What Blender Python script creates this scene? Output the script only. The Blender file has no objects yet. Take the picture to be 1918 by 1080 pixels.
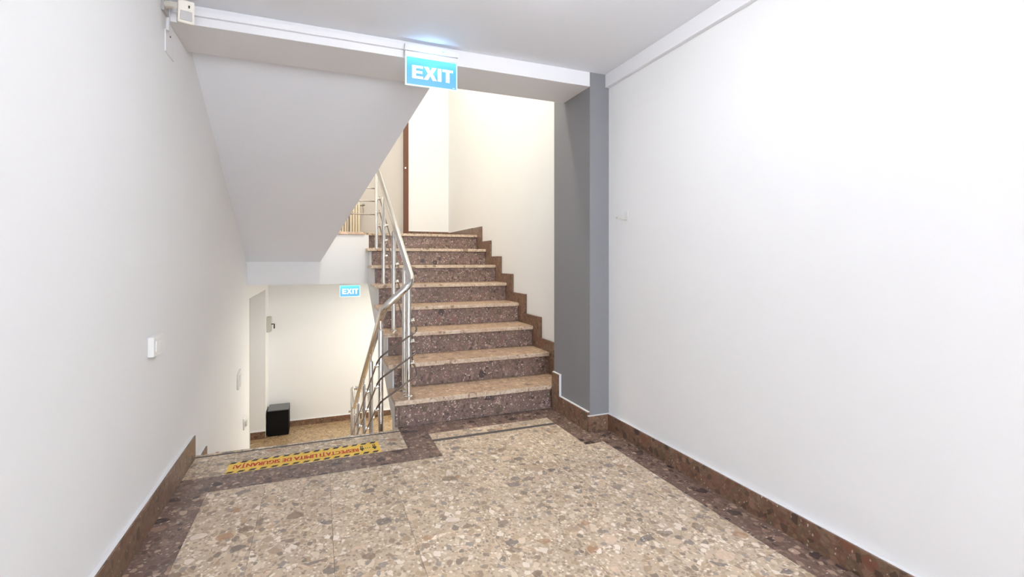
import bpy, bmesh, math, random
from mathutils import Vector, Matrix
random.seed(4)
C = bpy.context.scene.collection
S = 1.15            # one unit = height of the camera above the landing; z = 0 is eye level, z = -1 the landing floor

def W(x, y, z):
    return Vector((x * S, y * S, (z + 1) * S))

# ------------------------------------------------------------------ camera, light, exposure
cam_d = bpy.data.cameras.new('camera')
cam_d.sensor_width = 36.0
cam_d.lens = 36.0 * 900.0 / 1918.0
cam_d.shift_y = -(540.0 - 487.0) / 1918.0
cam_d.clip_start = 0.02
cam = bpy.data.objects.new('camera', cam_d)
C.objects.link(cam)
cam.location = W(0, 0, 0)
cam.rotation_euler = (math.radians(90), 0, -math.atan(362.0 / 900.0))
sc = bpy.context.scene
sc.camera = cam
sc.view_settings.view_transform = 'Standard'
sc.view_settings.look = 'None'
sc.view_settings.gamma = 1.0
sc.view_settings.use_curve_mapping = False
EXPO = 0.74
sc.view_settings.exposure = EXPO
world = bpy.data.worlds.new('world')
sc.world = world
world.use_nodes = True
world.node_tree.nodes['Background'].inputs[0].default_value = (0.8, 0.85, 1.0, 1)
world.node_tree.nodes['Background'].inputs[1].default_value = 0.3

COOL = (0.952, 0.97, 1.0)
WARM = (1.0, 0.95, 0.80)
fill = bpy.data.lights.new('window_fill', 'AREA')      # cool frontal fill from an added, unseen window behind the camera
fill.shape = 'RECTANGLE'; fill.size = 1.5 * S; fill.size_y = 1.9 * S
fill.energy = 80.0
fill.color = (0.88, 0.925, 1.0)
fill_o = bpy.data.objects.new('window_fill', fill)
C.objects.link(fill_o)
fill_o.location = W(0.45, -2.93, -0.02)
fill_o.rotation_euler = (math.radians(90), 0, math.radians(180))
LAMPS = []          # (x, y, z of ceiling, radius, watts, colour): the light fixtures of the place
def lamp_light(x, y, z, r, power, col):
    d = bpy.data.lights.new('lamp_light', 'AREA')
    d.shape = 'DISK'
    d.size = 2 * r * S
    d.energy = power
    d.color = col
    o = bpy.data.objects.new('lamp_light', d)
    C.objects.link(o)
    o.location = W(x, y, z)
    return o
for a in ((0.9, 5.0, 3.15, 0.16, 17.0, WARM), (0.5, 3.4, 3.15, 0.16, 36.0, WARM),
          (1.10, 5.55, -0.225, 0.15, 32, (1.0, 0.955, 0.82))):
    LAMPS.append(a)
DRUM = (0.60, 1.30, 0.14, 0.16, 13.0)      # opal drum on the landing ceiling: x, y, radius, height, watts
FILL_GLOBES = [(0.42, -1.05, 0.80, 0.11, 9.0), (0.45, -2.2, 0.80, 0.11, 9.0)]      # added fill globes behind the camera: x, y, z of centre, radius, watts

# ------------------------------------------------------------------ materials
def new_mat(name):
    m = bpy.data.materials.new(name)
    m.use_nodes = True
    nt = m.node_tree
    return m, nt, nt.nodes['Principled BSDF']

def srgb(r, g, b):
    f = lambda c: (c / 255.0 / 12.92) if c / 255.0 <= 0.04045 else ((c / 255.0 + 0.055) / 1.055) ** 2.4
    return (f(r), f(g), f(b), 1.0)

def paint(name, col, rough=0.85, bump=0.06, scale=120):
    m, nt, p = new_mat(name)
    p.inputs['Roughness'].default_value = rough
    p.inputs['Specular IOR Level'].default_value = 0.25
    g = nt.nodes.new('ShaderNodeNewGeometry')
    n = nt.nodes.new('ShaderNodeTexNoise')
    n.inputs['Scale'].default_value = scale
    n.inputs['Detail'].default_value = 3
    nt.links.new(g.outputs['Position'], n.inputs['Vector'])
    b = nt.nodes.new('ShaderNodeBump')
    b.inputs['Strength'].default_value = bump
    b.inputs['Distance'].default_value = 0.002
    nt.links.new(n.outputs['Fac'], b.inputs['Height'])
    nt.links.new(b.outputs['Normal'], p.inputs['Normal'])
    n2 = nt.nodes.new('ShaderNodeTexNoise')
    n2.inputs['Scale'].default_value = 2.5
    nt.links.new(g.outputs['Position'], n2.inputs['Vector'])
    mx = nt.nodes.new('ShaderNodeMix')
    mx.data_type = 'RGBA'
    mx.inputs['A'].default_value = col
    mx.inputs['B'].default_value = (col[0] * 0.97, col[1] * 0.97, col[2] * 0.975, 1)
    nt.links.new(n2.outputs['Fac'], mx.inputs['Factor'])
    nt.links.new(mx.outputs['Result'], p.inputs['Base Color'])
    return m

def plain(name, col, rough=0.5, metal=0.0, spec=0.5):
    m, nt, p = new_mat(name)
    n = nt.nodes.new('ShaderNodeTexNoise')
    n.inputs['Scale'].default_value = 60
    g = nt.nodes.new('ShaderNodeNewGeometry')
    nt.links.new(g.outputs['Position'], n.inputs['Vector'])
    mx = nt.nodes.new('ShaderNodeMix')
    mx.data_type = 'RGBA'
    mx.inputs['A'].default_value = col
    mx.inputs['B'].default_value = (col[0] * 0.93, col[1] * 0.93, col[2] * 0.93, 1)
    nt.links.new(n.outputs['Fac'], mx.inputs['Factor'])
    nt.links.new(mx.outputs['Result'], p.inputs['Base Color'])
    p.inputs['Roughness'].default_value = rough
    p.inputs['Metallic'].default_value = metal
    p.inputs['Specular IOR Level'].default_value = spec
    return m

def glow(name, col, strength):
    m, nt, p = new_mat(name)
    p.inputs['Base Color'].default_value = (col[0] * 0.5, col[1] * 0.5, col[2] * 0.5, 1)
    p.inputs['Emission Color'].default_value = col
    p.inputs['Emission Strength'].default_value = strength * 2 ** -EXPO
    return m

def stone(name, matrix, fine, chips, big, amount_chip=0.5, amount_big=0.16, rough=0.25, scale=1.0, big_tint=0.85, spec=0.4, tone=0.10, mottle=None, specks=0.0, speck_col=(220, 205, 192)):
    """Conglomerate: three sizes of angular fragments, each with its own colour ramp (lists of sRGB)."""
    m, nt, p = new_mat(name)
    N, L = nt.nodes, nt.links
    def math_(op, a, b=None):
        n = N.new('ShaderNodeMath'); n.operation = op
        for i, v in enumerate((a, b)):
            if v is None: continue
            if isinstance(v, (int, float)): n.inputs[i].default_value = v
            else: L.new(v, n.inputs[i])
        return n.outputs[0]
    def mix(f, a, b):
        n = N.new('ShaderNodeMix'); n.data_type = 'RGBA'
        for s, v in (('Factor', f), ('A', a), ('B', b)):
            if isinstance(v, (int, float)): n.inputs[s].default_value = v
            elif isinstance(v, tuple): n.inputs[s].default_value = v
            else: L.new(v, n.inputs[s])
        return n.outputs['Result']
    def ramp(f, cols):
        n = N.new('ShaderNodeValToRGB'); r = n.color_ramp; r.interpolation = 'CONSTANT'
        while len(r.elements) < len(cols): r.elements.new(0.5)
        for i, c in enumerate(cols):
            r.elements[i].position = i / len(cols); r.elements[i].color = srgb(*c)
        L.new(f, n.inputs[0]); return n.outputs['Color']
    geo = N.new('ShaderNodeNewGeometry')
    inf = N.new('ShaderNodeObjectInfo')
    cmb = N.new('ShaderNodeCombineXYZ')
    for i, k in enumerate((37.0, 53.0, 11.0)):
        L.new(math_('MULTIPLY', inf.outputs['Random'], k), cmb.inputs[i])
    off = N.new('ShaderNodeVectorMath'); off.operation = 'ADD'
    L.new(geo.outputs['Position'], off.inputs[0]); L.new(cmb.outputs[0], off.inputs[1])
    wn = N.new('ShaderNodeTexNoise'); wn.inputs['Scale'].default_value = 11 * scale; wn.inputs['Detail'].default_value = 2
    L.new(off.outputs[0], wn.inputs['Vector'])
    ws = N.new('ShaderNodeVectorMath'); ws.operation = 'MULTIPLY_ADD'
    L.new(wn.outputs['Color'], ws.inputs[0])
    ws.inputs[1].default_value = (0.04 / scale,) * 3
    L.new(off.outputs[0], ws.inputs[2])
    def vor(s, stretch):
        mp = N.new('ShaderNodeMapping')
        mp.inputs['Scale'].default_value = (s * stretch[0], s * stretch[1], s * stretch[2])
        mp.inputs['Rotation'].default_value = (stretch[3], 0.3, stretch[3])
        L.new(ws.outputs[0], mp.inputs['Vector'])
        v = N.new('ShaderNodeTexVoronoi'); v.inputs['Scale'].default_value = 1.0
        v.distance = 'MINKOWSKI'; v.inputs['Exponent'].default_value = 1.3
        L.new(mp.outputs[0], v.inputs['Vector'])
        sp = N.new('ShaderNodeSeparateColor'); L.new(v.outputs['Color'], sp.inputs[0])
        return v.outputs['Distance'], sp.outputs
    dA, cA = vor(14 * scale, (1.0, 1.2, 1.1, 0.5))
    dB, cB = vor(30 * scale, (1.25, 1.0, 1.1, 1.2))
    dC, cC = vor(70 * scale, (1.2, 1.0, 1.1, 2.2))
    base = mix(math_('MULTIPLY', math_('LESS_THAN', dC, 0.62), 0.8), srgb(*matrix), ramp(cC[0], fine))
    if mottle:      # slow drift of the ground colour
        mn = N.new('ShaderNodeTexNoise'); mn.inputs['Scale'].default_value = 13 * scale; mn.inputs['Detail'].default_value = 6; mn.inputs['Roughness'].default_value = 0.7
        L.new(off.outputs[0], mn.inputs['Vector'])
        r_ = N.new('ShaderNodeValToRGB')
        while len(r_.color_ramp.elements) < len(mottle): r_.color_ramp.elements.new(0.5)
        for i, c in enumerate(mottle):
            r_.color_ramp.elements[i].position = 0.36 + 0.28 * i / (len(mottle) - 1); r_.color_ramp.elements[i].color = srgb(*c)
        L.new(mn.outputs['Fac'], r_.inputs[0])
        base = mix(0.5, base, r_.outputs['Color'])
    mB = math_('MULTIPLY', math_('LESS_THAN', cB[1], amount_chip), math_('LESS_THAN', dB, math_('MULTIPLY_ADD', cB[2], 0.35)))
    n = mB.node.inputs[1].links[0].from_node.inputs[1].links[0].from_node
    n.inputs[2].default_value = 0.42
    base = mix(math_('MULTIPLY', mB, 0.85), base, ramp(cB[0], chips))
    mA = math_('MULTIPLY', math_('LESS_THAN', cA[1], amount_big), math_('LESS_THAN', dA, math_('MULTIPLY_ADD', cA[2], 0.25)))
    n = mA.node.inputs[1].links[0].from_node.inputs[1].links[0].from_node
    n.inputs[2].default_value = 0.40
    base = mix(math_('MULTIPLY', mA, big_tint), base, ramp(cA[0], big))
    if specks:      # small pale fragments in loose clusters
        dD, cD = vor(75 * scale, (1.0, 1.8, 1.2, 0.9))
        sn = N.new('ShaderNodeTexNoise'); sn.inputs['Scale'].default_value = 9 * scale
        L.new(off.outputs[0], sn.inputs['Vector'])
        thr = math_('MULTIPLY', math_('SUBTRACT', sn.outputs['Fac'], 0.3), specks * 2)
        mD = math_('MULTIPLY', math_('LESS_THAN', cD[1], thr), math_('LESS_THAN', dD, 0.55))
        base = mix(math_('MULTIPLY', mD, math_('MULTIPLY', cD[2], 0.9)), base, srgb(*speck_col))
    cl = N.new('ShaderNodeTexNoise'); cl.inputs['Scale'].default_value = 4.5; cl.inputs['Detail'].default_value = 5
    L.new(off.outputs[0], cl.inputs['Vector'])
    hs = N.new('ShaderNodeHueSaturation'); hs.inputs['Saturation'].default_value = 1.0
    L.new(math_('MULTIPLY_ADD', cl.outputs['Fac'], 0.5), hs.inputs['Value'])
    hs.inputs['Value'].links[0].from_node.inputs[2].default_value = 0.75
    vr = math_('MULTIPLY_ADD', inf.outputs['Random'], tone)
    vr.node.inputs[2].default_value = 1.0 - tone / 2
    hs2 = N.new('ShaderNodeHueSaturation')
    L.new(base, hs.inputs['Color']); L.new(hs.outputs[0], hs2.inputs['Color']); L.new(vr, hs2.inputs['Value'])
    L.new(hs2.outputs[0], p.inputs['Base Color'])
    p.inputs['Roughness'].default_value = rough
    p.inputs['Specular IOR Level'].default_value = spec
    return m

M = {}
M['white'] = paint('white_plaster', (0.865, 0.868, 0.872, 1))
M['ceiling'] = paint('ceiling_paint', (0.855, 0.872, 0.915, 1))
M['grey'] = paint('grey_wall_paint', srgb(138, 138, 142), 0.6, 0.15, 160)
M['trim'] = paint('white_trim_paint', (0.84, 0.84, 0.86, 1), 0.55, 0.03)
M['beige_paint'] = paint('beige_paint', (0.60, 0.565, 0.53, 1), 0.6)
TAN = dict(matrix=(202, 182, 158),
           fine=[(216, 195, 170), (183, 157, 132), (231, 215, 195), (167, 143, 120), (209, 188, 164), (154, 134, 116), (244, 232, 216), (194, 167, 140)],
           chips=[(178, 152, 124), (227, 209, 187), (158, 135, 114), (213, 190, 164), (136, 121, 108), (244, 231, 216), (191, 165, 135), (156, 144, 136)],
           big=[(139, 122, 109), (123, 114, 111), (172, 130, 95), (224, 198, 174), (106, 99, 98), (183, 156, 132), (240, 226, 212), (130, 108, 90)])
M['tile'] = stone('tan_conglomerate_stone', amount_chip=0.64, amount_big=0.19, big_tint=0.72, rough=0.28, specks=0.16, speck_col=(236, 226, 214), **TAN)
M['tread'] = stone('tan_tread_stone', matrix=(188, 158, 133), fine=[(210, 181, 154), (172, 142, 120), (199, 169, 142), (158, 129, 108), (224, 199, 172)],
                   chips=[(169, 138, 113), (219, 192, 165), (145, 118, 99), (231, 208, 183)], big=[(133, 111, 97), (192, 158, 129), (219, 185, 158)], rough=0.3, tone=0.08,
                   mottle=[(167, 138, 118), (199, 169, 140), (215, 185, 156)], specks=0.06)
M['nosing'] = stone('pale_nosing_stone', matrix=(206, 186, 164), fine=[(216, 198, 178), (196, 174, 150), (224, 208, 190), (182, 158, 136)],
                    chips=[(190, 164, 140), (220, 204, 186), (158, 132, 112), (206, 184, 160)], big=[(136, 112, 96), (196, 168, 144), (222, 206, 190)], rough=0.35, tone=0.05)  # pale cut edge; light caught on its rounding is put into the colour
M['lower_tile'] = stone('warm_lit_conglomerate_stone', matrix=(165, 139, 107), fine=[(179, 152, 117), (147, 118, 86), (192, 167, 132), (130, 103, 77)],
                        chips=[(141, 113, 83), (194, 169, 135), (120, 96, 73), (175, 147, 111)], big=[(109, 88, 70), (158, 115, 81), (196, 175, 143)], rough=0.3, amount_chip=0.7)  # tan stone with the yellow of the warm light put into its colour
DM = [(96, 78, 72), (130, 103, 94), (112, 94, 81), (148, 123, 112)]
M['dark'] = stone('dark_brown_conglomerate_stone', matrix=(123, 103, 94), fine=[(137, 114, 104), (105, 86, 80), (155, 132, 121), (92, 77, 74), (130, 106, 95), (166, 143, 130)],
                  chips=[(99, 80, 74), (148, 121, 108), (81, 68, 66), (161, 137, 121), (116, 95, 86), (186, 159, 141)],
                  big=[(65, 57, 59), (112, 90, 83), (78, 68, 67), (155, 125, 110)], amount_chip=0.6, amount_big=0.28, rough=0.25, mottle=DM, specks=0.16)
M['riser'] = stone('mauve_brown_riser_stone', matrix=(130, 111, 103), fine=[(143, 123, 114), (112, 95, 89), (156, 133, 124), (99, 84, 81), (130, 108, 100), (187, 162, 151)],
                   chips=[(108, 90, 85), (152, 121, 111), (90, 76, 74), (161, 135, 124), (103, 87, 79), (178, 152, 140), (136, 109, 100), (108, 95, 79)],
                   big=[(77, 66, 66), (139, 103, 96), (110, 95, 79), (123, 103, 99)], amount_chip=0.6, amount_big=0.2, rough=0.35, scale=1.1,
                   mottle=[(106, 89, 87), (141, 112, 106), (123, 108, 92), (154, 130, 121)], specks=0.42, speck_col=(245, 229, 217))
M['skirt'] = stone('brown_skirting_stone', matrix=(122, 95, 79), fine=[(132, 104, 87), (106, 82, 68), (144, 117, 99), (96, 76, 65)],
                   chips=[(116, 82, 67), (140, 112, 92), (94, 76, 63), (148, 115, 98), (80, 65, 56)],
                   big=[(70, 57, 52), (132, 88, 71), (112, 95, 74)], amount_chip=0.6, rough=0.3, mottle=[(96, 75, 65), (138, 98, 80), (112, 95, 73), (144, 120, 102)], specks=0.09)
M['grout'] = plain('dark_grout', srgb(168, 150, 134), 0.9)
M['strip'] = plain('dark_strip', srgb(86, 80, 80), 0.6)
M['steel'] = plain('polished_steel', (0.78, 0.76, 0.73, 1), 0.14, 1.0)
M['rod'] = plain('rod_steel', (0.20, 0.17, 0.155, 1), 0.3, 1.0)
M['plastic'] = plain('white_plastic', (0.82, 0.82, 0.80, 1), 0.35)
M['cream_plastic'] = plain('cream_plastic', (0.80, 0.76, 0.68, 1), 0.4)
M['lens'] = plain('grey_lens', (0.50, 0.49, 0.48, 1), 0.45)
M['black'] = plain('black_laminate', (0.004, 0.004, 0.005, 1), 0.55, 0, 0.2)
M['black_top'] = plain('black_top_laminate', (0.13, 0.135, 0.145, 1), 0.4)
M['ink'] = plain('black_ink', (0.025, 0.022, 0.02, 1), 0.6)
M['red_ink'] = plain('red_ink', srgb(205, 52, 42), 0.6)
M['yellow'] = plain('yellow_vinyl', srgb(248, 208, 92), 0.45)
M['brown_wood'] = plain('brown_wood', srgb(108, 66, 44), 0.5)
M['radiator'] = plain('cream_radiator_enamel', (0.80, 0.72, 0.58, 1), 0.4)
M['grey_box'] = plain('pale_grey_box', srgb(196, 196, 188), 0.5)
M['sign_white'] = glow('sign_white', (1.0, 1.0, 1.0, 1), 1.0)
M['sign_edge'] = glow('sign_edge', srgb(214, 244, 255), 1.0)
M['sign_led'] = glow('sign_led', srgb(120, 170, 255), 14.0)
M['green_led'] = glow('green_led', srgb(150, 255, 190), 1.5)
M['lamp'] = glow('lamp_diffuser', (1, 0.98, 0.95, 1), 3.0)
def sign_blue():
    m, nt, p = new_mat('sign_blue')
    tc = nt.nodes.new('ShaderNodeTexCoord')
    sp = nt.nodes.new('ShaderNodeSeparateXYZ')
    nt.links.new(tc.outputs['Generated'], sp.inputs[0])
    r = nt.nodes.new('ShaderNodeValToRGB')
    r.color_ramp.elements[0].position = 0.30; r.color_ramp.elements[0].color = srgb(112, 196, 250)
    r.color_ramp.elements[1].position = 0.95; r.color_ramp.elements[1].color = srgb(120, 252, 250)
    e = r.color_ramp.elements.new(0.62); e.color = srgb(104, 210, 248)
    nt.links.new(sp.outputs['Z'], r.inputs[0])
    nt.links.new(r.outputs[0], p.inputs['Emission Color'])
    p.inputs['Emission Strength'].default_value = 0.95 * 2 ** -EXPO
    p.inputs['Base Color'].default_value = (0.02, 0.05, 0.08, 1)
    p.inputs['Roughness'].default_value = 0.3
    return m
M['sign_blue'] = sign_blue()

# ------------------------------------------------------------------ mesh builder (eye-height units)
class MB:
    def __init__(self):
        self.bm = bmesh.new()
    def box(self, x0, x1, y0, y1, z0, z1):
        v = [self.bm.verts.new(W(x, y, z)) for z in (z0, z1) for y in (y0, y1) for x in (x0, x1)]
        for f in ((0, 2, 3, 1), (4, 5, 7, 6), (0, 1, 5, 4), (2, 6, 7, 3), (0, 4, 6, 2), (1, 3, 7, 5)):
            self.bm.faces.new([v[i] for i in f])
        return self
    def solid(self, bottom, top):
        """closed prism between two polygons with matching vertices"""
        a = [self.bm.verts.new(W(*p)) for p in bottom]
        b = [self.bm.verts.new(W(*p)) for p in top]
        n = len(a)
        self.bm.faces.new(a[::-1]); self.bm.faces.new(b)
        for i in range(n):
            self.bm.faces.new((a[i], a[(i + 1) % n], b[(i + 1) % n], b[i]))
        return self
    def prism_x(self, yz, x0, x1):
        return self.solid([(x0, y, z) for y, z in yz], [(x1, y, z) for y, z in yz])
    def tube(self, pts, r, seg=12, cap=True):
        P = [W(*p) for p in pts]
        n = len(P); rings = []
        r = r if isinstance(r, (list, tuple)) else [r] * n
        up = None
        for i in range(n):
            t = (P[min(i + 1, n - 1)] - P[max(i - 1, 0)]).normalized()
            if up is None:
                up = Vector((0, 0, 1)) if abs(t.z) < 0.9 else Vector((1, 0, 0))
            a = (up - t * up.dot(t)).normalized()
            up = a
            b = t.cross(a)
            rings.append([self.bm.verts.new(P[i] + (a * math.cos(2 * math.pi * k / seg) + b * math.sin(2 * math.pi * k / seg)) * r[i] * S) for k in range(seg)])
        for i in range(n - 1):
            for k in range(seg):
                self.bm.faces.new((rings[i][k], rings[i][(k + 1) % seg], rings[i + 1][(k + 1) % seg], rings[i + 1][k]))
        if cap:
            self.bm.faces.new(rings[0][::-1]); self.bm.faces.new(rings[-1])
        return self
    def build(self, name, mat, parent=None, bevel=0, smooth=False, kind=None, root=None, segs=2):
        bm = self.bm
        bmesh.ops.recalc_face_normals(bm, faces=bm.faces)
        if bevel:
            bmesh.ops.bevel(bm, geom=list(bm.edges), offset=bevel * S, segments=segs, affect='EDGES', profile=0.6, clamp_overlap=True)
        o_ = Vector((0, 0, 0))
        if root is not None: o_ = root
        elif parent is not None: o_ = Vector(parent['origin'])
        bmesh.ops.translate(bm, verts=bm.verts, vec=-o_)
        me = bpy.data.meshes.new(name)
        bm.to_mesh(me); bm.free()
        if smooth:
            for p in me.polygons: p.use_smooth = True
            if hasattr(me, 'set_sharp_from_angle'): me.set_sharp_from_angle(angle=math.radians(40))
        me.materials.append(M[mat])
        o = bpy.data.objects.new(name, me)
        C.objects.link(o)
        if parent is not None:
            o.parent = parent
        else:
            o.location = o_
        o['origin'] = tuple(o_)
        if kind: o['kind'] = kind
        return o

def tag(o, label, cat=None, group=None):
    o['label'] = label
    if cat: o['category'] = cat
    if group: o['group'] = group
    return o

def thing(name, label, cat, x, y, z, group=None):
    o = bpy.data.objects.new(name, None)
    o.empty_display_size = 0.05
    C.objects.link(o)
    o.location = W(x, y, z)
    o['origin'] = tuple(o.location)
    return tag(o, label, cat, group)

def struct(name, mb, mat, **k):
    return mb.build(name, mat, kind='structure', **k)

def rounded(pts, rad, n=5):
    """polyline with its inner corners rounded"""
    P = [Vector(p) for p in pts]
    out = [P[0]]
    for i in range(1, len(P) - 1):
        a, b, c = P[i - 1], P[i], P[i + 1]
        r1 = min(rad, (a - b).length * 0.45); r2 = min(rad, (c - b).length * 0.45)
        s = b + (a - b).normalized() * r1; e = b + (c - b).normalized() * r2
        for k in range(n + 1):
            t = k / n
            out.append(s * (1 - t) ** 2 + b * 2 * t * (1 - t) + e * t * t)
    out.append(P[-1])
    return [tuple(p) for p in out]

def text_mesh(name, body, mat, parent, corner, ux, uy, w, h, up, thick=0.0, bold=0.0):
    """lettering fitted to a w x h rectangle: corner + ux*w + uy*h (world axes), raised along up"""
    cu = bpy.data.curves.new(name, 'FONT')
    cu.body = body
    cu.size = 1.0
    cu.resolution_u = 4
    t = bpy.data.objects.new(name, cu)
    C.objects.link(t)
    dg = bpy.context.evaluated_depsgraph_get()
    me = bpy.data.meshes.new_from_object(t.evaluated_get(dg))
    bpy.data.objects.remove(t)
    xs = [v.co.x for v in me.vertices]; ys = [v.co.y for v in me.vertices]
    x0, x1, y0, y1 = min(xs), max(xs), min(ys), max(ys)
    o_ = Vector(parent['origin'])
    c = W(*corner); ux = Vector(ux); uy = Vector(uy); up = Vector(up)
    for v in me.vertices:
        a = (v.co.x - x0) / (x1 - x0); b = (v.co.y - y0) / (y1 - y0)
        v.co = c + ux * (a * w * S) + uy * (b * h * S) + up * thick * S - o_
    if bold:        # heavier strokes: three copies of the outline, a hair apart
        bm = bmesh.new()
        for i, dx in enumerate((-bold, 0.0, bold)):
            n0 = len(bm.verts)
            bm.from_mesh(me)
            bm.verts.ensure_lookup_table()
            for v in bm.verts[n0:]:
                v.co += ux * (dx * w * S) + up * (i * 0.0003 * S)
        bm.to_mesh(me); bm.free()
    me.materials.clear(); me.materials.append(M[mat])
    me.name = name
    o = bpy.data.objects.new(name, me)
    C.objects.link(o)
    o.parent = parent
    o['origin'] = tuple(o_)
    return o

# ------------------------------------------------------------------ dimensions
XL, XR, XP = -0.596, 1.603, 1.473      # left wall, right wall, pillar face
YB, YP, YE = -3.0, 2.44, 2.89          # wall behind the camera, pillar and beam front, landing edge
ZC, ZT = 1.10, 3.2                     # ceilings
R_, T_ = 0.159, 0.2915                 # riser, tread
NOS = lambda k: 2.905 + T_ * (k - 1)
ZK = lambda k: -1 + R_ * k
ZLOW, YFAR = -2.147, 6.83
ZUP = ZK(8)

# ------------------------------------------------------------------ the setting: walls
def wall_left():
    mb = MB()
    o0, o1, zt = 5.05, 6.497, -0.355
    mb.box(XL - 0.7, XL, YB, o0, -2.4, ZT)
    mb.box(XL - 0.7, XL, o1, YFAR + 0.2, -2.4, ZT)
    mb.box(XL - 0.7, XL, o0, o1, zt, ZT)
    mb.box(XL - 0.75, XL - 0.66, o0, o1, -2.4, zt)
    return struct('wall_left', mb, 'white')
wl = wall_left()
struct('wall_right', MB().box(XR, XR + 0.2, YB, YFAR + 0.2, -2.4, ZT), 'white')
struct('wall_behind', MB().box(XL, XR, YB - 0.2, YB, -1.2, ZC), 'white')
wn = struct('fill_window', MB().box(-0.38, -0.32, YB, YB + 0.05, -1.0, 1.0).box(1.22, 1.28, YB, YB + 0.05, -1.0, 1.0).box(-0.32, 1.22, YB, YB + 0.05, 0.94, 1.0).box(-0.32, 1.22, YB, YB + 0.05, -1.0, -0.94).box(0.42, 0.48, YB, YB + 0.05, -0.94, 0.94), 'trim')  # unseen frame, added to go with the frontal fill light
struct('wall_far', MB().box(XL, XR, YFAR, YFAR + 0.2, -2.4, ZT), 'white')
struct('wall_far_upper', MB().box(1.07, XR, 6.25, YFAR, ZUP, ZT), 'white')
struct('wall_pillar', MB().box(XP, XR, YP, 2.90, -1.0, ZC), 'grey')
struct('closure_above_beam', MB().box(XL, XR, 2.50, 2.74, ZC, ZT), 'white')  # unseen closure added against light leaks; the next landing is open here
struct('ceiling', MB().box(XL, XR, YB, 2.6, ZC, ZC + 0.12), 'ceiling')
struct('ceiling_stairwell', MB().box(XL, XR, 2.5, YFAR, ZT, ZT + 0.1), 'ceiling')
struct('trim_1', MB().box(XL, XP + 0.004, YP, 2.765, 1.016, ZC), 'trim', bevel=0.002)          # cross beam
struct('trim_2', MB().box(1.578, XR, YB, YP, 1.022, ZC), 'trim', bevel=0.002)                  # shallow beam on the right wall
struct('trim_3', MB().box(XL + 0.02, 0.395, YP - 0.016, YP, 1.052, 1.078), 'trim', bevel=0.002)   # cable trunking on the beam
struct('trim_4', MB().box(XL, XL + 0.012, 2.414, 2.434, 0.967, ZC), 'trim', bevel=0.002)       # conduit down to the cover plate

# sloping underside of the flight above
zs = lambda y: -0.015 + 0.53 * (4.86 - y)
xs_ = lambda y: 0.014 - 0.306 * (y - 4.86)
bot = [(XL, 2.74, zs(2.74)), (xs_(2.74), 2.74, zs(2.74)), (xs_(4.86), 4.86, zs(4.86)), (XL, 4.86, zs(4.86))]
struct('ceiling_sloping', MB().solid(bot, [(x, y, z + 0.17) for x, y, z in bot]), 'ceiling')

# upper landing
struct('floor_upper', MB().box(XL, XR, 5.0, YFAR, -0.225, ZUP - 0.026).box(XL, 0.452, 4.86, 5.0, -0.225, ZUP - 0.026), 'white')
fu = bpy.data.objects['floor_upper']
MB().box(XL, 0.415, 4.845, 4.955, ZUP - 0.026, ZUP).build('edge_slab', 'tread', fu, bevel=0.004)
for i in range(4):
    a, b = XL + (XR - XL) * i / 4, XL + (XR - XL) * (i + 1) / 4
    MB().box(a, b - 0.001, 5.26, YFAR, ZUP - 0.026, ZUP).build('floor_tile', 'tread', fu)
    if b < 0.5:
        MB().box(a, b - 0.001, 4.956, 5.259, ZUP - 0.026, ZUP).build('floor_tile', 'tread', fu)

# lower landing
fl = struct('floor_lower', MB().box(XL - 0.7, XR, 4.9, YFAR + 0.05, ZLOW - 0.2, ZLOW - 0.012), 'grout')
tx = [-1.25, -0.93, -0.61, -0.29, 0.03, 0.35, 0.67, 0.99, 1.31, 1.603]
ty = [4.9, 5.22, 5.54, 5.86, 6.18, 6.50, 6.82]
for i in range(len(tx) - 1):
    for j in range(len(ty) - 1):
        if tx[i] < XL - 0.02 and not (5.05 <= ty[j] <= 6.2): continue
        MB().box(tx[i] + 0.0007, tx[i + 1] - 0.0007, ty[j] + 0.0007, ty[j + 1] - 0.0007, ZLOW - 0.012, ZLOW).build('floor_tile', 'lower_tile', fl)

# flight going down, behind the landing edge (steps stay hidden from the front)
mb = MB()
pts = [(YE - 0.03, -1.2), (YE - 0.03, -1.03)]
for j in range(1, 7):
    z = -1 - 0.1639 * j
    pts += [(YE + T_ * (j - 1), z + (0.1639 if j > 1 else 0.13)), (YE + T_ * (j - 1), z)]
pts += [(YE + T_ * 6, -1 - 0.1639 * 6), (YE + T_ * 6, ZLOW - 0.01), (YE + T_ * 6 - 0.3, ZLOW - 0.01)]
q = []
for p in pts:
    if not q or (abs(p[0] - q[-1][0]) + abs(p[1] - q[-1][1])) > 1e-4: q.append(p)
struct('floor_steps_down', mb.prism_x(q, XL, 0.40), 'tread')

# ------------------------------------------------------------------ landing floor, tile by tile
floor = struct('floor', MB().box(XL, XR, YB, 2.86, -1.15, -1.012).box(0.46, XR, 2.86, 2.93, -1.14, -1.012), 'grout')
G = 0.00035
tile_cache = {}
def slab(x0, x1, y0, y1, name, mat, label=None):
    key = (round(x1 - x0, 4), round(y1 - y0, 4), mat)
    lx, ly = x0, y0
    if key in tile_cache:
        o = bpy.data.objects.new(name, tile_cache[key])
        C.objects.link(o); o.parent = floor
    else:
        o = MB().box(G, x1 - x0 - G, G, y1 - y0 - G, -1.0125, -1.0).build(name, mat, floor, bevel=0.0005, segs=1)
        tile_cache[key] = o.data
    o.location = (lx * S, ly * S, 0)
    if label: o['label'] = label
    return o
FX = [-0.445, -0.22, 0.047, 0.32, 0.588, 0.856, 1.12, 1.345, 1.46]
FY = [-3.0, -2.59, -2.05, -1.51, -0.97, -0.43, 0.11, 0.65, 1.19, 1.73, 2.27]
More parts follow.
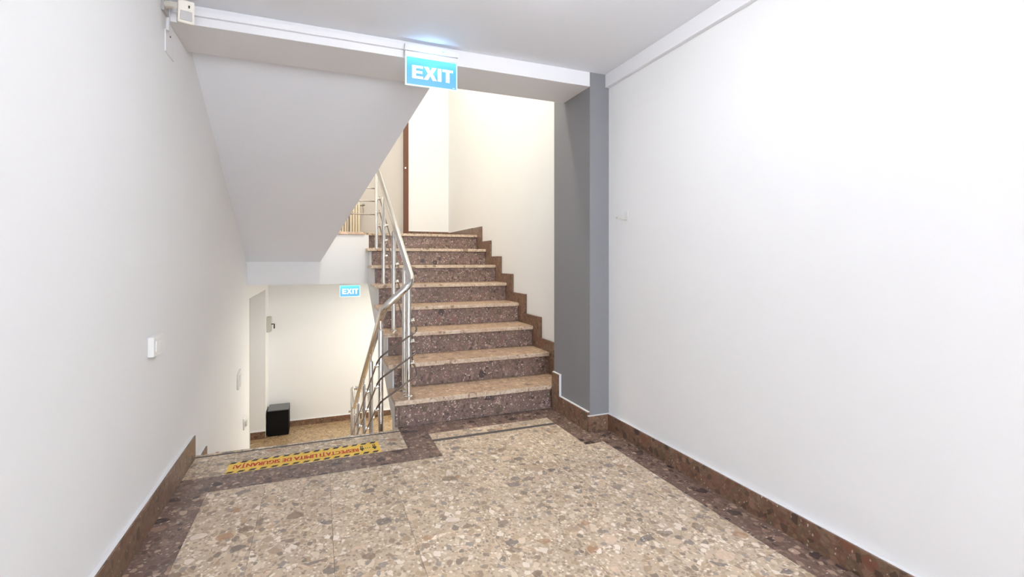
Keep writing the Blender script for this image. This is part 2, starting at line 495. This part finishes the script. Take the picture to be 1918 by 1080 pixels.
for i in range(len(FX) - 1):
    for j in range(len(FY) - 1):
        x0, x1, y0, y1 = FX[i], FX[i + 1], FY[j], FY[j + 1]
        if j == len(FY) - 2 and x1 < 1.4:
            y1 = 2.41 if x1 < 0.6 else 2.62
        slab(x0, x1, y0, y1, 'floor_tile', 'tile')
for j in range(len(FY) - 1):
    y0, y1 = FY[j], FY[j + 1]
    slab(XL, -0.445, y0, y1, 'border_tile', 'dark', 'dark brown border tile')
    slab(1.46, XR, y0, y1, 'border_tile', 'dark', 'dark brown border tile')
for x0, x1, y0, y1 in ((XL, -0.445, 2.27, 2.58), (-0.445, 0.06, 2.41, 2.58), (0.06, 0.44, 2.41, 2.58), (0.44, 0.588, 2.41, 2.655), (0.44, 0.588, 2.655, 2.9275),
                       (1.345, 1.46, 2.27, 2.60), (1.345, 1.46, 2.60, 2.9275), (1.46, XR, 2.27, YP), (0.588, 0.97, 2.748, 2.9275), (0.97, 1.345, 2.748, 2.9275)):
    slab(x0, x1, y0, y1, 'border_tile', 'dark', 'dark brown border tile')
slab(0.588, 0.97, 2.652, 2.748, 'floor_tile', 'tile')
slab(0.97, 1.345, 2.652, 2.748, 'floor_tile', 'tile')
slab(0.588, 1.345, 2.62, 2.652, 'inlay_strip', 'strip', 'thin dark inlay strip')
# top slabs of the flight going down, with the dark groove near their edge
for x0, x1 in ((XL, -0.10), (-0.10, 0.44)):
    slab(x0, x1, 2.58, 2.846, 'edge_slab', 'tile')
    MB().box(x0 + G, x1 - G, 2.866, YE, -1.03, -1.0).build('edge_nosing', 'tile', floor, bevel=0.003)
    MB().box(x0 + G, x1 - G, 2.846, 2.866, -1.02, -1.0015).build('groove_strip', 'strip', floor)['label'] = 'dark anti-slip groove strip'

# ------------------------------------------------------------------ baseboards (stone pieces under a white caulk bead)
def baseboard(name, axis, fixed, out, a, b, z0, hgt, piece, caulk_t=0.0035, th=0.018):
    """axis 'y': runs along Y on the plane x = fixed; 'x': along X on y = fixed; out = direction of its face"""
    f0, f1 = sorted((fixed, fixed + out * th))
    zt = z0 + hgt
    mb = MB()
    c0, c1 = sorted((fixed, fixed + out * (th * 0.8)))
    if axis == 'y': mb.box(c0, c1, a, b, zt, zt + caulk_t)
    else: mb.box(a, b, c0, c1, zt, zt + caulk_t)
    root = struct(name, mb, 'trim', bevel=0.0015)
    n = max(1, round((b - a) / piece))
    for i in range(n):
        p, q_ = a + (b - a) * i / n, a + (b - a) * (i + 1) / n
        d = random.uniform(0, 0.0018)
        m_ = MB()
        if axis == 'y': m_.box(f0 - (d if out < 0 else 0), f1 + (d if out > 0 else 0), p + G, q_ - G, z0, zt)
        else: m_.box(p + G, q_ - G, f0 - (d if out < 0 else 0), f1 + (d if out > 0 else 0), z0, zt)
        m_.build('baseboard_tile', 'skirt', root, bevel=0.001, segs=1)
    return root
baseboard('baseboard_left', 'y', XL, 1, YB, 2.85, -1.0, 0.115, 0.55)
baseboard('baseboard_right', 'y', XR, -1, YB, YP - 0.018, -1.0, 0.09, 0.55)
baseboard('baseboard_pillar_front', 'x', YP, -1, XP - 0.018, XR, -1.0, 0.09, 0.2)
baseboard('baseboard_pillar_side', 'y', XP, -1, YP, 2.803, -1.0, 0.11, 0.4)
bt = baseboard('baseboard_pillar_step', 'y', XP, -1, 2.803, 2.90, -1.0, 0.25, 0.4)
MB().box(XP - 0.014, XP, 2.797, 2.803, -0.885, -0.746).build('caulk_bead', 'trim', bt, bevel=0.001)
bl = baseboard('baseboard_left_step', 'y', XL, 1, 2.905, 3.12, -1.164, 0.13, 0.4)
for j in range(2, 7):
    z = -1 - 0.1639 * j
    MB().box(XL, XL + 0.018, YE + T_ * (j - 1) + 0.001, YE + T_ * j, z, z + 0.13).build('baseboard_tile', 'skirt', bl)
baseboard('baseboard_far', 'x', YFAR, -1, XL, XR, ZLOW, 0.073, 0.5)
baseboard('baseboard_jamb', 'x', 6.497, -1, XL - 0.65, XL + 0.0, ZLOW, 0.085, 0.65)
baseboard('baseboard_far_upper', 'x', 6.25, -1, 1.07, XR, ZUP, 0.10, 0.3)
baseboard('baseboard_right_upper', 'y', XR, -1, 5.13, 6.23, ZUP, 0.085, 0.55)

# ------------------------------------------------------------------ staircase going up
st = thing('staircase', 'brown stone staircase of eight steps climbing beside the grey pillar', 'staircase', 1.0, NOS(1), -1.0)
yz = [(2.93, -1.01), (2.93, ZK(1) - 0.03)]
for k in range(1, 9):
    yz += [(NOS(k) + 0.04, ZK(k) - 0.03)] if k > 1 else []
    yz += [(NOS(k + 1) + 0.04, ZK(k) - 0.03)] if k < 8 else [(4.995, ZK(8) - 0.03)]
yz += [(4.995, -0.222), (3.25, -1.06), (3.25, -1.145), (2.93, -1.145)]
MB().prism_x(yz, 0.452, 1.58).build('stair_body', 'white', st)['label'] = 'white plastered side and underside'
for k in range(1, 9):
    y0 = NOS(k); xr = 1.585
    MB().box(0.447 if k == 1 else 0.462, xr, y0 + 0.022, y0 + 0.039, ZK(k - 1) if k > 1 else -0.9995, ZK(k) - 0.03).build('riser', 'riser', st, bevel=0.001, segs=1)
    y1 = NOS(k + 1) + 0.022 if k < 8 else 5.258
    td = MB().box(0.42, xr, y0 + 0.0105, y1, ZK(k) - 0.027, ZK(k)).build('tread', 'tread', st, bevel=0.0012, segs=1)
    MB().box(0.42, xr, y0, y0 + 0.0105, ZK(k) - 0.027, ZK(k)).build('nosing', 'nosing', td, bevel=0.0035, segs=3)['label'] = 'pale cut front edge with painted highlight'
    # stepped skirting on the wall beside each tread
    if k >= 1:
        ya = y0 - 0.125 if k > 1 else 2.905
        yb = NOS(k + 1) - 0.125 if k < 8 else 5.13
        z0 = ZK(k - 1) + 0.083 if k > 1 else ZK(1)
        prof = [(ya, z0), (y0 + 0.01, z0), (y0 + 0.01, ZK(k)), (yb, ZK(k)), (yb, ZK(k) + 0.083), (ya, ZK(k) + 0.083)]
        if k == 1: prof = [(ya, ZK(1)), (yb, ZK(1)), (yb, ZK(1) + 0.083), (ya, ZK(1) + 0.083)]
        if k > 1:
            prof = [(ya, ZK(k - 1)), (y0 + 0.022, ZK(k - 1)), (y0 + 0.022, ZK(k)), (yb, ZK(k)), (yb, ZK(k) + 0.083), (ya, ZK(k) + 0.083)]
        MB().prism_x(prof, 1.5855, XR - 0.0016).build('skirting_tile', 'skirt', st, bevel=0.001, segs=1)
MB().box(0.424, 0.445, 2.9265, 2.944, -0.9995, ZK(1) - 0.03).build('corner_tile', 'riser', st)

# ------------------------------------------------------------------ stair railing
rl = thing('stair_railing', 'polished steel railing bending from the rising flight round to the descending one', 'railing', 0.515, 3.0, ZK(1))
XU, XD = 0.515, 0.346
zru = lambda y: -0.13 + 0.545 * (y - 2.86)
zrd = lambda y: -0.281 - 0.522 * (y - 2.86)
path = [(0.12, 4.97, zru(4.97)), (XU, 4.97, zru(4.97)), (XU, 2.86, -0.13), (XD, 2.86, -0.281), (XD, 5.29, zrd(5.29)),
        (XD, 5.72, -1.435), (0.52, 5.66, -1.47), (0.53, 5.25, -1.68)]
MB().tube(rounded(path, 0.07, 6), 0.0215, 20).build('handrail', 'steel', rl, smooth=True)
def post(x, y, zb, zt, rail_gap, r=0.0145, clamps=(), side=1, flange=True):
    """round post with a domed top and a pin into the rail; clamps are its rod holders"""
    mb = MB()
    zz = zt - rail_gap
    zb += 0.0005
    mb.tube([(x, y, zb), (x, y, zz - r), (x, y, zz - r * 0.45), (x, y, zz - r * 0.1), (x, y, zz)], [r, r, r * 0.86, r * 0.5, r * 0.2], 16)
    mb.tube([(x, y, zz - 0.005), (x, y, zt)], 0.006, 10)
    p = mb.build('post', 'steel', rl, smooth=True)
    if flange:
        MB().tube([(x, y, zb), (x, y, zb + 0.006), (x, y, zb + 0.012)], [0.031, 0.031, 0.018], 20).build('flange', 'steel', p, smooth=True)
    for z in clamps:
        c = MB()
        c.tube([(x + side * r * 0.7, y, z), (x + side * (r + 0.016), y, z)], 0.0085, 10)
        c.tube([(x + side * (r + 0.012), y - 0.014, z - side * 0.008), (x + side * (r + 0.012), y + 0.014, z + side * 0.008)], 0.0095, 10)
        c.build('clamp', 'steel', p, smooth=True)
    return p
ROD = (-0.375, -0.504, -0.637)          # rod heights at the first post (y = 2.99)
zrod_u = lambda i, y: ROD[i] + 0.545 * (y - 2.99)
RODD = (-0.633, -0.76, -0.896)          # at the first post of the descending flight (y = 2.98)
zrod_d = lambda i, y: RODD[i] - 0.522 * (y - 2.98)
for y, k, g in ((2.99, 1, 0.02), (3.62, 3, 0.05), (4.22, 5, 0.05), (4.76, 7, 0.05)):
    post(XU, y, ZK(k), zru(y) - 0.015, g, clamps=[zrod_u(i, y) for i in range(3)], side=1, r=0.0165)
post(0.508, 3.105, ZK(1), zru(3.105) - 0.015, 0.03)
for y, n in ((2.98, 1), (3.56, 3), (4.14, 5), (4.77, 7)):
    zb = -1 - 0.1639 * min(n, 7)
    post(XD, y, zb, zrd(y) - 0.015, 0.055, clamps=[zrod_d(i, y) for i in range(3)], side=-1, r=0.0155)
post(XD, 5.27, ZLOW, zrd(5.27) - 0.015, 0.05, clamps=[zrod_d(i, 5.27) for i in range(2)], side=-1, r=0.0155)
post(XD, 5.69, ZLOW, -1.45, 0.04, clamps=[-1.70, -1.84, -1.97], side=-1, r=0.0155)
post(0.12, 4.99, ZUP, zru(4.97) - 0.015, 0.05)
for i in range(3):
    xr_ = XU + 0.030; xd_ = XD - 0.028
    zt = zrod_u(i, 5.0)
    p = [(xr_, 4.80, zrod_u(i, 4.80)), (xr_, 2.99, ROD[i]), (xr_, 2.87, ROD[i] - 0.045),
         (XD - 0.012, 2.87, RODD[i] + 0.075), (xd_, 2.93, RODD[i] + 0.025), (xd_, 5.27, zrod_d(i, 5.27))]
    MB().tube(rounded(p, 0.03, 4), 0.0055, 8).build('rod', 'rod', rl, smooth=True)
    p = [(0.277 if i == 2 else 0.12, 5.0, zt), (0.535, 5.0, zt)]     # level piece along the upper landing
    if i == 2: p = [(0.277, 5.0, ZUP + 0.0005)] + p
    MB().tube(rounded(p, 0.03, 4), 0.0055, 8).build('rod', 'rod', rl, smooth=True)

# ------------------------------------------------------------------ exit signs
def exit_sign(label, x0, x1, yf, z_top, z_mid, z_bot, d=0.032, ceiling_hung=False):
    xc = (x0 + x1) / 2
    r = thing('exit_sign', label, 'exit sign', xc, yf + d, z_top, 'blue exit signs')
    h = MB().box(x0 - 0.002, x1 + 0.002, yf, yf + d, (z_top + z_mid) / 2 - 0.004, z_top).build('housing', 'plastic', r, bevel=0.003)
    MB().box(x0, x1, yf + 0.004, yf + d, z_mid, (z_top + z_mid) / 2 - 0.006).build('light_bar', 'plastic', r, bevel=0.002)
    MB().tube([(x0 + (x1 - x0) * 0.71, yf - 0.004, z_top - 0.018), (x0 + (x1 - x0) * 0.71, yf + 0.002, z_top - 0.018)], 0.0035, 10).build('status_light', 'green_led', h)
    yp = yf + 0.010
    MB().box(x0 + 0.002, x1 - 0.002, yp, yp + 0.008, z_bot, z_mid).build('edge_frame', 'sign_edge', r, bevel=0.001)
    pn = MB().box(x0 + 0.008, x1 - 0.008, yp - 0.0022, yp + 0.001, z_bot + 0.006, z_mid - 0.004).build('sign_panel', 'sign_blue', r)
    w = x1 - x0; hh = z_mid - z_bot
    lx, lz, lw, lh = x0 + 0.13 * w, z_bot + 0.25 * hh, 0.745 * w, 0.45 * hh
    glyphs = MB()
    def gl(*polys):
        for p in polys:
            glyphs.solid([(lx + a * lw, yp - 0.0022, lz + b * lh) for a, b in p], [(lx + a * lw, yp - 0.0036, lz + b * lh) for a, b in p])
    gl([(0, 0), (.275, 0), (.275, .19), (.095, .19), (.095, .41), (.255, .41), (.255, .60), (.095, .60), (.095, .81), (.27, .81), (.27, 1), (0, 1)])
    gl([(.285, 0), (.395, 0), (.455, .35), (.515, 0), (.625, 0), (.512, .51), (.615, 1), (.505, 1), (.455, .68), (.405, 1), (.295, 1), (.398, .51)])
    gl([(.645, 0), (.74, 0), (.74, 1), (.645, 1)])
    gl([(.855, 0), (.95, 0), (.95, .81), (1.04, .81), (1.04, 1), (.765, 1), (.765, .81), (.855, .81)])
    glyphs.build('lettering', 'sign_white', pn)
    MB().box(x0 + 0.90 * w, x0 + 0.94 * w, yp - 0.0035, yp - 0.002, z_bot + 0.07 * hh, z_bot + 0.085 * hh).build('maker_mark', 'sign_white', pn)
    return r, h
e1, eh = exit_sign('large lit blue EXIT sign on the ceiling beam above the stairs', 0.397, 0.667, 2.402, 1.076, 1.017, 0.873, d=0.038)
sd = bpy.data.lights.new('sign_spill', 'SPOT')        # spot added before the panel to throw the sign's glow onto the ceiling
sd.energy = 3.2; sd.color = (0.22, 0.48, 1.0); sd.spot_size = math.radians(120); sd.spot_blend = 1.0; sd.shadow_soft_size = 0.05
so_ = bpy.data.objects.new('sign_spill', sd)
C.objects.link(so_)
so_.parent = e1
so_.location = W(0.53, 2.398, 0.935) - e1.location
so_.rotation_euler = (math.radians(180 - 38), 0, 0)
exit_sign('small lit blue EXIT sign hanging over the lower landing in the distance', 0.222, 0.452, 5.885, -0.225, -0.292, -0.426)

# ------------------------------------------------------------------ small things on the left wall
sw = thing('light_switch', 'white wall switch with two rockers on the near left wall', 'switch', XL, 2.235, -0.33)
pl = MB().box(XL, XL + 0.021, 2.180, 2.290, -0.366, -0.291).build('switch_box', 'plastic', sw, bevel=0.003)
for a, b in ((2.200, 2.233), (2.236, 2.269)):
    MB().prism_x([(a, -0.349), (b, -0.349), (b, -0.308), (a, -0.308)], XL + 0.020, XL + 0.0245).build('rocker', 'plastic', sw, bevel=0.001)
cp = thing('cover_plate', 'flush white blank cover plate high on the left wall below the detector', 'cover plate', XL, 2.455, 0.92)
MB().box(XL, XL + 0.005, 2.395, 2.52, 0.872, 0.966).build('plate', 'trim', cp, bevel=0.0015)
MB().tube([(XL + 0.004, 2.455, 0.955), (XL + 0.008, 2.455, 0.955)], 0.004, 8).build('screw', 'rod', cp)

md = thing('motion_detector', 'cream motion detector on a bracket in the upper left corner', 'detector', XL, 2.35, 1.07)
def rot_box(cx, cy, cz, sx, sy, sz, rz, rx, name, mat, parent, off=(0, 0, 0), bevel=0.003):
    mb = MB()
    m = Matrix.Rotation(rz, 3, 'Z') @ Matrix.Rotation(rx, 3, 'X')
    c = Vector((cx, cy, cz))
    def P(x, y, z): return tuple(c + m @ (Vector(off) + Vector((x, y, z))))
    a = [P(-sx, -sy, -sz), P(sx, -sy, -sz), P(sx, sy, -sz), P(-sx, sy, -sz)]
    b = [P(-sx * 0.94, -sy * 0.9, sz), P(sx * 0.94, -sy * 0.9, sz), P(sx * 0.94, sy, sz), P(-sx * 0.94, sy, sz)]
    return mb.solid(a, b).build(name, mat, parent, bevel=bevel)
DC = (-0.500, 2.30, 1.002); DR = math.radians(18); DX = math.radians(12)
hs_ = rot_box(*DC, 0.029, 0.020, 0.044, DR, DX, 'housing', 'cream_plastic', md, bevel=0.005)
rot_box(*DC, 0.021, 0.003, 0.018, DR, DX, 'lens', 'lens', hs_, off=(0, -0.0195, -0.015), bevel=0.002)
rot_box(*DC, 0.0026, 0.002, 0.005, DR, DX, 'indicator', 'ink', hs_, off=(0.009, -0.020, 0.021), bevel=0)
MB().tube([(XL, 2.37, 1.05), (-0.55, 2.34, 1.045), (-0.515, 2.315, 1.03)], [0.018, 0.012, 0.014], 12).build('bracket', 'cream_plastic', md, smooth=True)
MB().box(XL, XL + 0.012, 2.345, 2.415, 1.02, ZC).build('mounting_plate', 'lens', md, bevel=0.002)

wb = thing('call_box', 'small white handset box on the left wall beside the descending stairs', 'wall box', XL, 4.36, -0.95)
b_ = MB().prism_x([(4.30, -1.02), (4.42, -1.02), (4.42, -0.875), (4.30, -0.895)], XL, XL + 0.016).build('box_body', 'plastic', wb, bevel=0.004)
MB().box(XL + 0.015, XL + 0.022, 4.325, 4.395, -1.0, -0.91).build('button_panel', 'plastic', b_, bevel=0.004)
so = thing('wall_socket', 'small white socket low on the left wall near the lower landing', 'socket', XL, 4.68, -1.40)
s_ = MB().box(XL, XL + 0.012, 4.62, 4.74, -1.44, -1.345).build('socket_plate', 'plastic', so, bevel=0.003)
MB().tube([(XL + 0.010, 4.68, -1.392), (XL + 0.026, 4.68, -1.392)], 0.03, 20).build('socket_face', 'plastic', s_, smooth=True)

kb = thing('key_box', 'pale grey lock box on the lower wall above the black bin', 'wall box', XL, 6.65, -0.79)
MB().box(XL, XL + 0.045, 6.58, 6.72, -0.885, -0.70).build('box_body', 'grey_box', kb, bevel=0.004)
MB().box(XL + 0.045, XL + 0.052, 6.585, 6.715, -0.88, -0.705).build('box_door', 'grey_box', kb, bevel=0.003)
MB().tube([(XL + 0.05, 6.62, -0.79), (XL + 0.085, 6.62, -0.79), (XL + 0.085, 6.62, -0.845)], 0.008, 8).build('key', 'ink', kb)['label'] = 'black key hanging in the lock'

# door opening of the lower landing: thin steel lining at the near jamb
MB().box(XL - 0.02, XL + 0.004, 5.044, 5.056, ZLOW, -0.355).build('door_1', 'beige_paint', kind='structure')
MB().box(XL - 0.05, XL - 0.02, 5.051, 5.062, ZLOW, -0.356).build('door_stop', 'strip', bpy.data.objects['door_1'])

# ------------------------------------------------------------------ waste bin on the lower landing
wbn = thing('waste_bin', 'black square waste bin standing in the corner of the lower landing', 'bin', -0.46, 6.66, ZLOW)
x0, x1, y0, y1, zt = -0.578, -0.343, 6.52, 6.80, -1.83
sh = MB()
sh.box(x0, x1, y0, y1, ZLOW + 0.004, zt - 0.012)
sh.build('bin_body', 'black', wbn, bevel=0.003)
MB().box(x0, x1, y0, y1, zt - 0.011, zt).build('bin_lid', 'black_top', wbn, bevel=0.002)
MB().box(x0 + 0.008, x1 - 0.008, y0 + 0.008, y1 - 0.008, ZLOW, ZLOW + 0.006).build('bin_foot', 'black', wbn)

# ------------------------------------------------------------------ coat hook on the right wall
ch = thing('coat_hook', 'tiny white hook peg sticking out of the right wall beside the pillar', 'hook', XR, 2.266, 0.24)
MB().box(XR - 0.004, XR, 2.245, 2.275, 0.222, 0.272).build('back_plate', 'plastic', ch, bevel=0.0015)
MB().tube([(XR - 0.002, 2.262, 0.229), (XR - 0.058, 2.262, 0.232), (XR - 0.066, 2.262, 0.236)], [0.005, 0.004, 0.0055], 10).build('peg', 'grey_box', ch, smooth=True)

# ------------------------------------------------------------------ warning sticker
sk = thing('warning_sticker', 'yellow warning sticker with red lettering on the top step edge', 'sticker', -0.05, 2.66, -1.0)
A, B, Cc, D = (-0.407, 2.583), (0.306, 2.586), (0.303, 2.738), (-0.407, 2.712)
zt = -0.9985
def sk_pt(u, v):     # u along the strip, v from the near to the far edge
    p = Vector(A).lerp(Vector(B), u); q_ = Vector(D).lerp(Vector(Cc), u)
    return p.lerp(q_, v)
def sk_poly(pts, z0, z1, name, mat, parent):
    P = [sk_pt(u, v) for u, v in pts]
    return MB().solid([(p.x, p.y, z0) for p in P], [(p.x, p.y, z1) for p in P]).build(name, mat, parent)
base = sk_poly([(0, 0), (1, 0), (1, 1), (0, 1)], -0.9998, zt, 'sticker_sheet', 'yellow', sk)
for i in range(15):
    u = i / 15.0
    for v0, v1, o_ in ((0.0, 0.13, 0.0), (0.87, 1.0, 0.0)):
        sk_poly([(u + o_, v0), (u + 0.036 + o_, v0), (u + 0.050 + o_, v1), (u + 0.014 + o_, v1)], zt, zt + 0.0006, 'hazard_stripe', 'ink', base)
t0 = sk_pt(0.845, 0.68)
text_mesh('lettering', 'RESPECTAȚI LIMITA DE SIGURANȚA!', 'red_ink', base, (t0.x, t0.y, zt), (-1, 0.0, 0), (0.0, -1, 0), 0.575, 0.062, (0, 0, 1), 0.0008, 0.0022)
for u in (0.855, 0.945):     # two black distance pictograms
    mb = MB()
    def bx(a, b, c, d):
        P = [sk_pt(u + a * 0.03, 0.5 + c * 0.25), sk_pt(u + b * 0.03, 0.5 + c * 0.25), sk_pt(u + b * 0.03, 0.5 + d * 0.25), sk_pt(u + a * 0.03, 0.5 + d * 0.25)]
        mb.solid([(p.x, p.y, zt) for p in P], [(p.x, p.y, zt + 0.0007) for p in P])
    bx(0.2, 0.42, 0.1, 1.0); bx(0.58, 0.8, 0.1, 1.0); bx(0.0, 1.0, -0.35, 0.05); bx(0.3, 0.7, -0.8, -0.4)
    mb.build('pictogram', 'ink', base)
mb = MB()
for u in (0.893, 0.908, 0.923):
    P = [sk_pt(u, 0.46), sk_pt(u + 0.006, 0.46), sk_pt(u + 0.006, 0.52), sk_pt(u, 0.52)]
    mb.solid([(p.x, p.y, zt) for p in P], [(p.x, p.y, zt + 0.0007) for p in P])
mb.build('distance_dots', 'ink', base)

# ------------------------------------------------------------------ upper landing: door frame and radiator
d2 = struct('door_2', MB().box(1.015, 1.073, 6.235, 6.30, ZUP, 2.35), 'brown_wood', bevel=0.004)
MB().tube([(1.032, 6.228, 1.183), (1.032, 6.24, 1.183)], 0.012, 12).build('latch', 'steel', d2, smooth=True)
struct('wall_recess', MB().box(XL, 1.065, 6.30, 6.42, ZUP, ZT), 'beige_paint')
ra = thing('radiator', 'cream column radiator standing by the wall of the upper landing', 'radiator', 0.25, 6.2, ZUP)
RX1 = 0.47
for i in range(14):
    x = RX1 - 0.015 - i * 0.031
    mb = MB()
    for y in (6.14, 6.22):
        mb.tube([(x, y, ZUP + 0.05), (x, y, ZUP + 0.08), (x, y, 0.66), (x, y, 0.69), (x, y, 0.705)], [0.008, 0.0135, 0.0135, 0.011, 0.005], 10)
    mb.tube([(x, 6.13, 0.675), (x, 6.23, 0.675)], 0.012, 8)
    mb.tube([(x, 6.13, ZUP + 0.075), (x, 6.23, ZUP + 0.075)], 0.012, 8)
    mb.build('column', 'radiator', ra, smooth=True)
MB().tube([(RX1, 6.18, 0.675), (RX1 + 0.03, 6.18, 0.675)], 0.008, 8).tube([(RX1 + 0.025, 6.18, 0.675), (RX1 + 0.055, 6.18, 0.685)], 0.013, 10).build('valve', 'rod', ra, smooth=True)
MB().tube(rounded([(RX1 + 0.03, 6.18, 0.675), (RX1 + 0.05, 6.26, 0.62), (RX1 + 0.05, 6.30, 0.60)], 0.02), 0.006, 8).build('pipe', 'radiator', ra, smooth=True)
for x in (RX1 - 0.03, 0.08):
    MB().box(x - 0.012, x + 0.012, 6.15, 6.21, ZUP, ZUP + 0.07).build('foot', 'radiator', ra, bevel=0.002)

# ------------------------------------------------------------------ lamps (fixtures of the place, and two added fill globes)
dr = thing('drum_lamp', 'opal drum ceiling lamp over the landing just above the view', 'lamp', DRUM[0], DRUM[1], ZC)
MB().tube([(DRUM[0], DRUM[1], ZC), (DRUM[0], DRUM[1], ZC - 0.012)], DRUM[2] + 0.006, 32).build('ceiling_rose', 'plastic', dr, smooth=True)
area = (2 * math.pi * DRUM[2] * DRUM[3] + math.pi * DRUM[2] ** 2) * S * S
M['drum'] = glow('opal_drum', (COOL[0], COOL[1], COOL[2], 1), DRUM[4] / (math.pi * area) * 2 ** EXPO)
MB().tube([(DRUM[0], DRUM[1], ZC - 0.012), (DRUM[0], DRUM[1], ZC - DRUM[3] + 0.01), (DRUM[0], DRUM[1], ZC - DRUM[3])], [DRUM[2], DRUM[2], DRUM[2] - 0.01], 32).build('drum', 'drum', dr, smooth=True)
names = ['round ceiling lamp above the upper landing', 'round ceiling lamp above the rising flight', 'round ceiling lamp under the upper landing']
for (x, y, z, r, pw), nm in zip(FILL_GLOBES, ('opal fill globe added behind the camera', 'opal fill globe added farther behind the camera')):
    t = thing('fill_globe', nm, 'lamp', x, y, ZC, 'added fill globes')
    MB().tube([(x, y, ZC), (x, y, ZC - 0.015), (x, y, ZC - 0.02)], [0.05, 0.05, 0.03], 24).build('ceiling_rose', 'plastic', t, smooth=True)
    MB().tube([(x, y, ZC - 0.01), (x, y, z + r * 0.97)], 0.006, 8).build('stem', 'plastic', t, smooth=True)
    g = MB()
    bmesh.ops.create_uvsphere(g.bm, u_segments=32, v_segments=20, radius=r * S, matrix=Matrix.Translation(W(x, y, z)))
    M['globe'] = M.get('globe') or glow('opal_fill_globe', (COOL[0], COOL[1], COOL[2], 1), pw / (4 * math.pi ** 2 * (r * S) ** 2) * 2 ** EXPO)
    g.build('globe', 'globe', t, smooth=True)
for (x, y, z, r, pw, col), nm in zip(LAMPS, names):
    t = thing('ceiling_lamp', nm, 'lamp', x, y, z, 'round ceiling lamps')
    MB().tube([(x, y, z), (x, y, z - 0.02), (x, y, z - 0.03)], [r, r, r * 0.96], 32).build('lamp_body', 'plastic', t, smooth=True)
    MB().tube([(x, y, z - 0.03), (x, y, z - 0.034)], r * 0.93, 32).build('diffuser', 'lamp', t, smooth=True)
    l = lamp_light(x, y, z - 0.037, r * 0.92, pw, col)
    l.parent = t
    l.location = (0, 0, -0.037 * S)
for o in bpy.data.objects:
    if 'origin' in o: del o['origin']
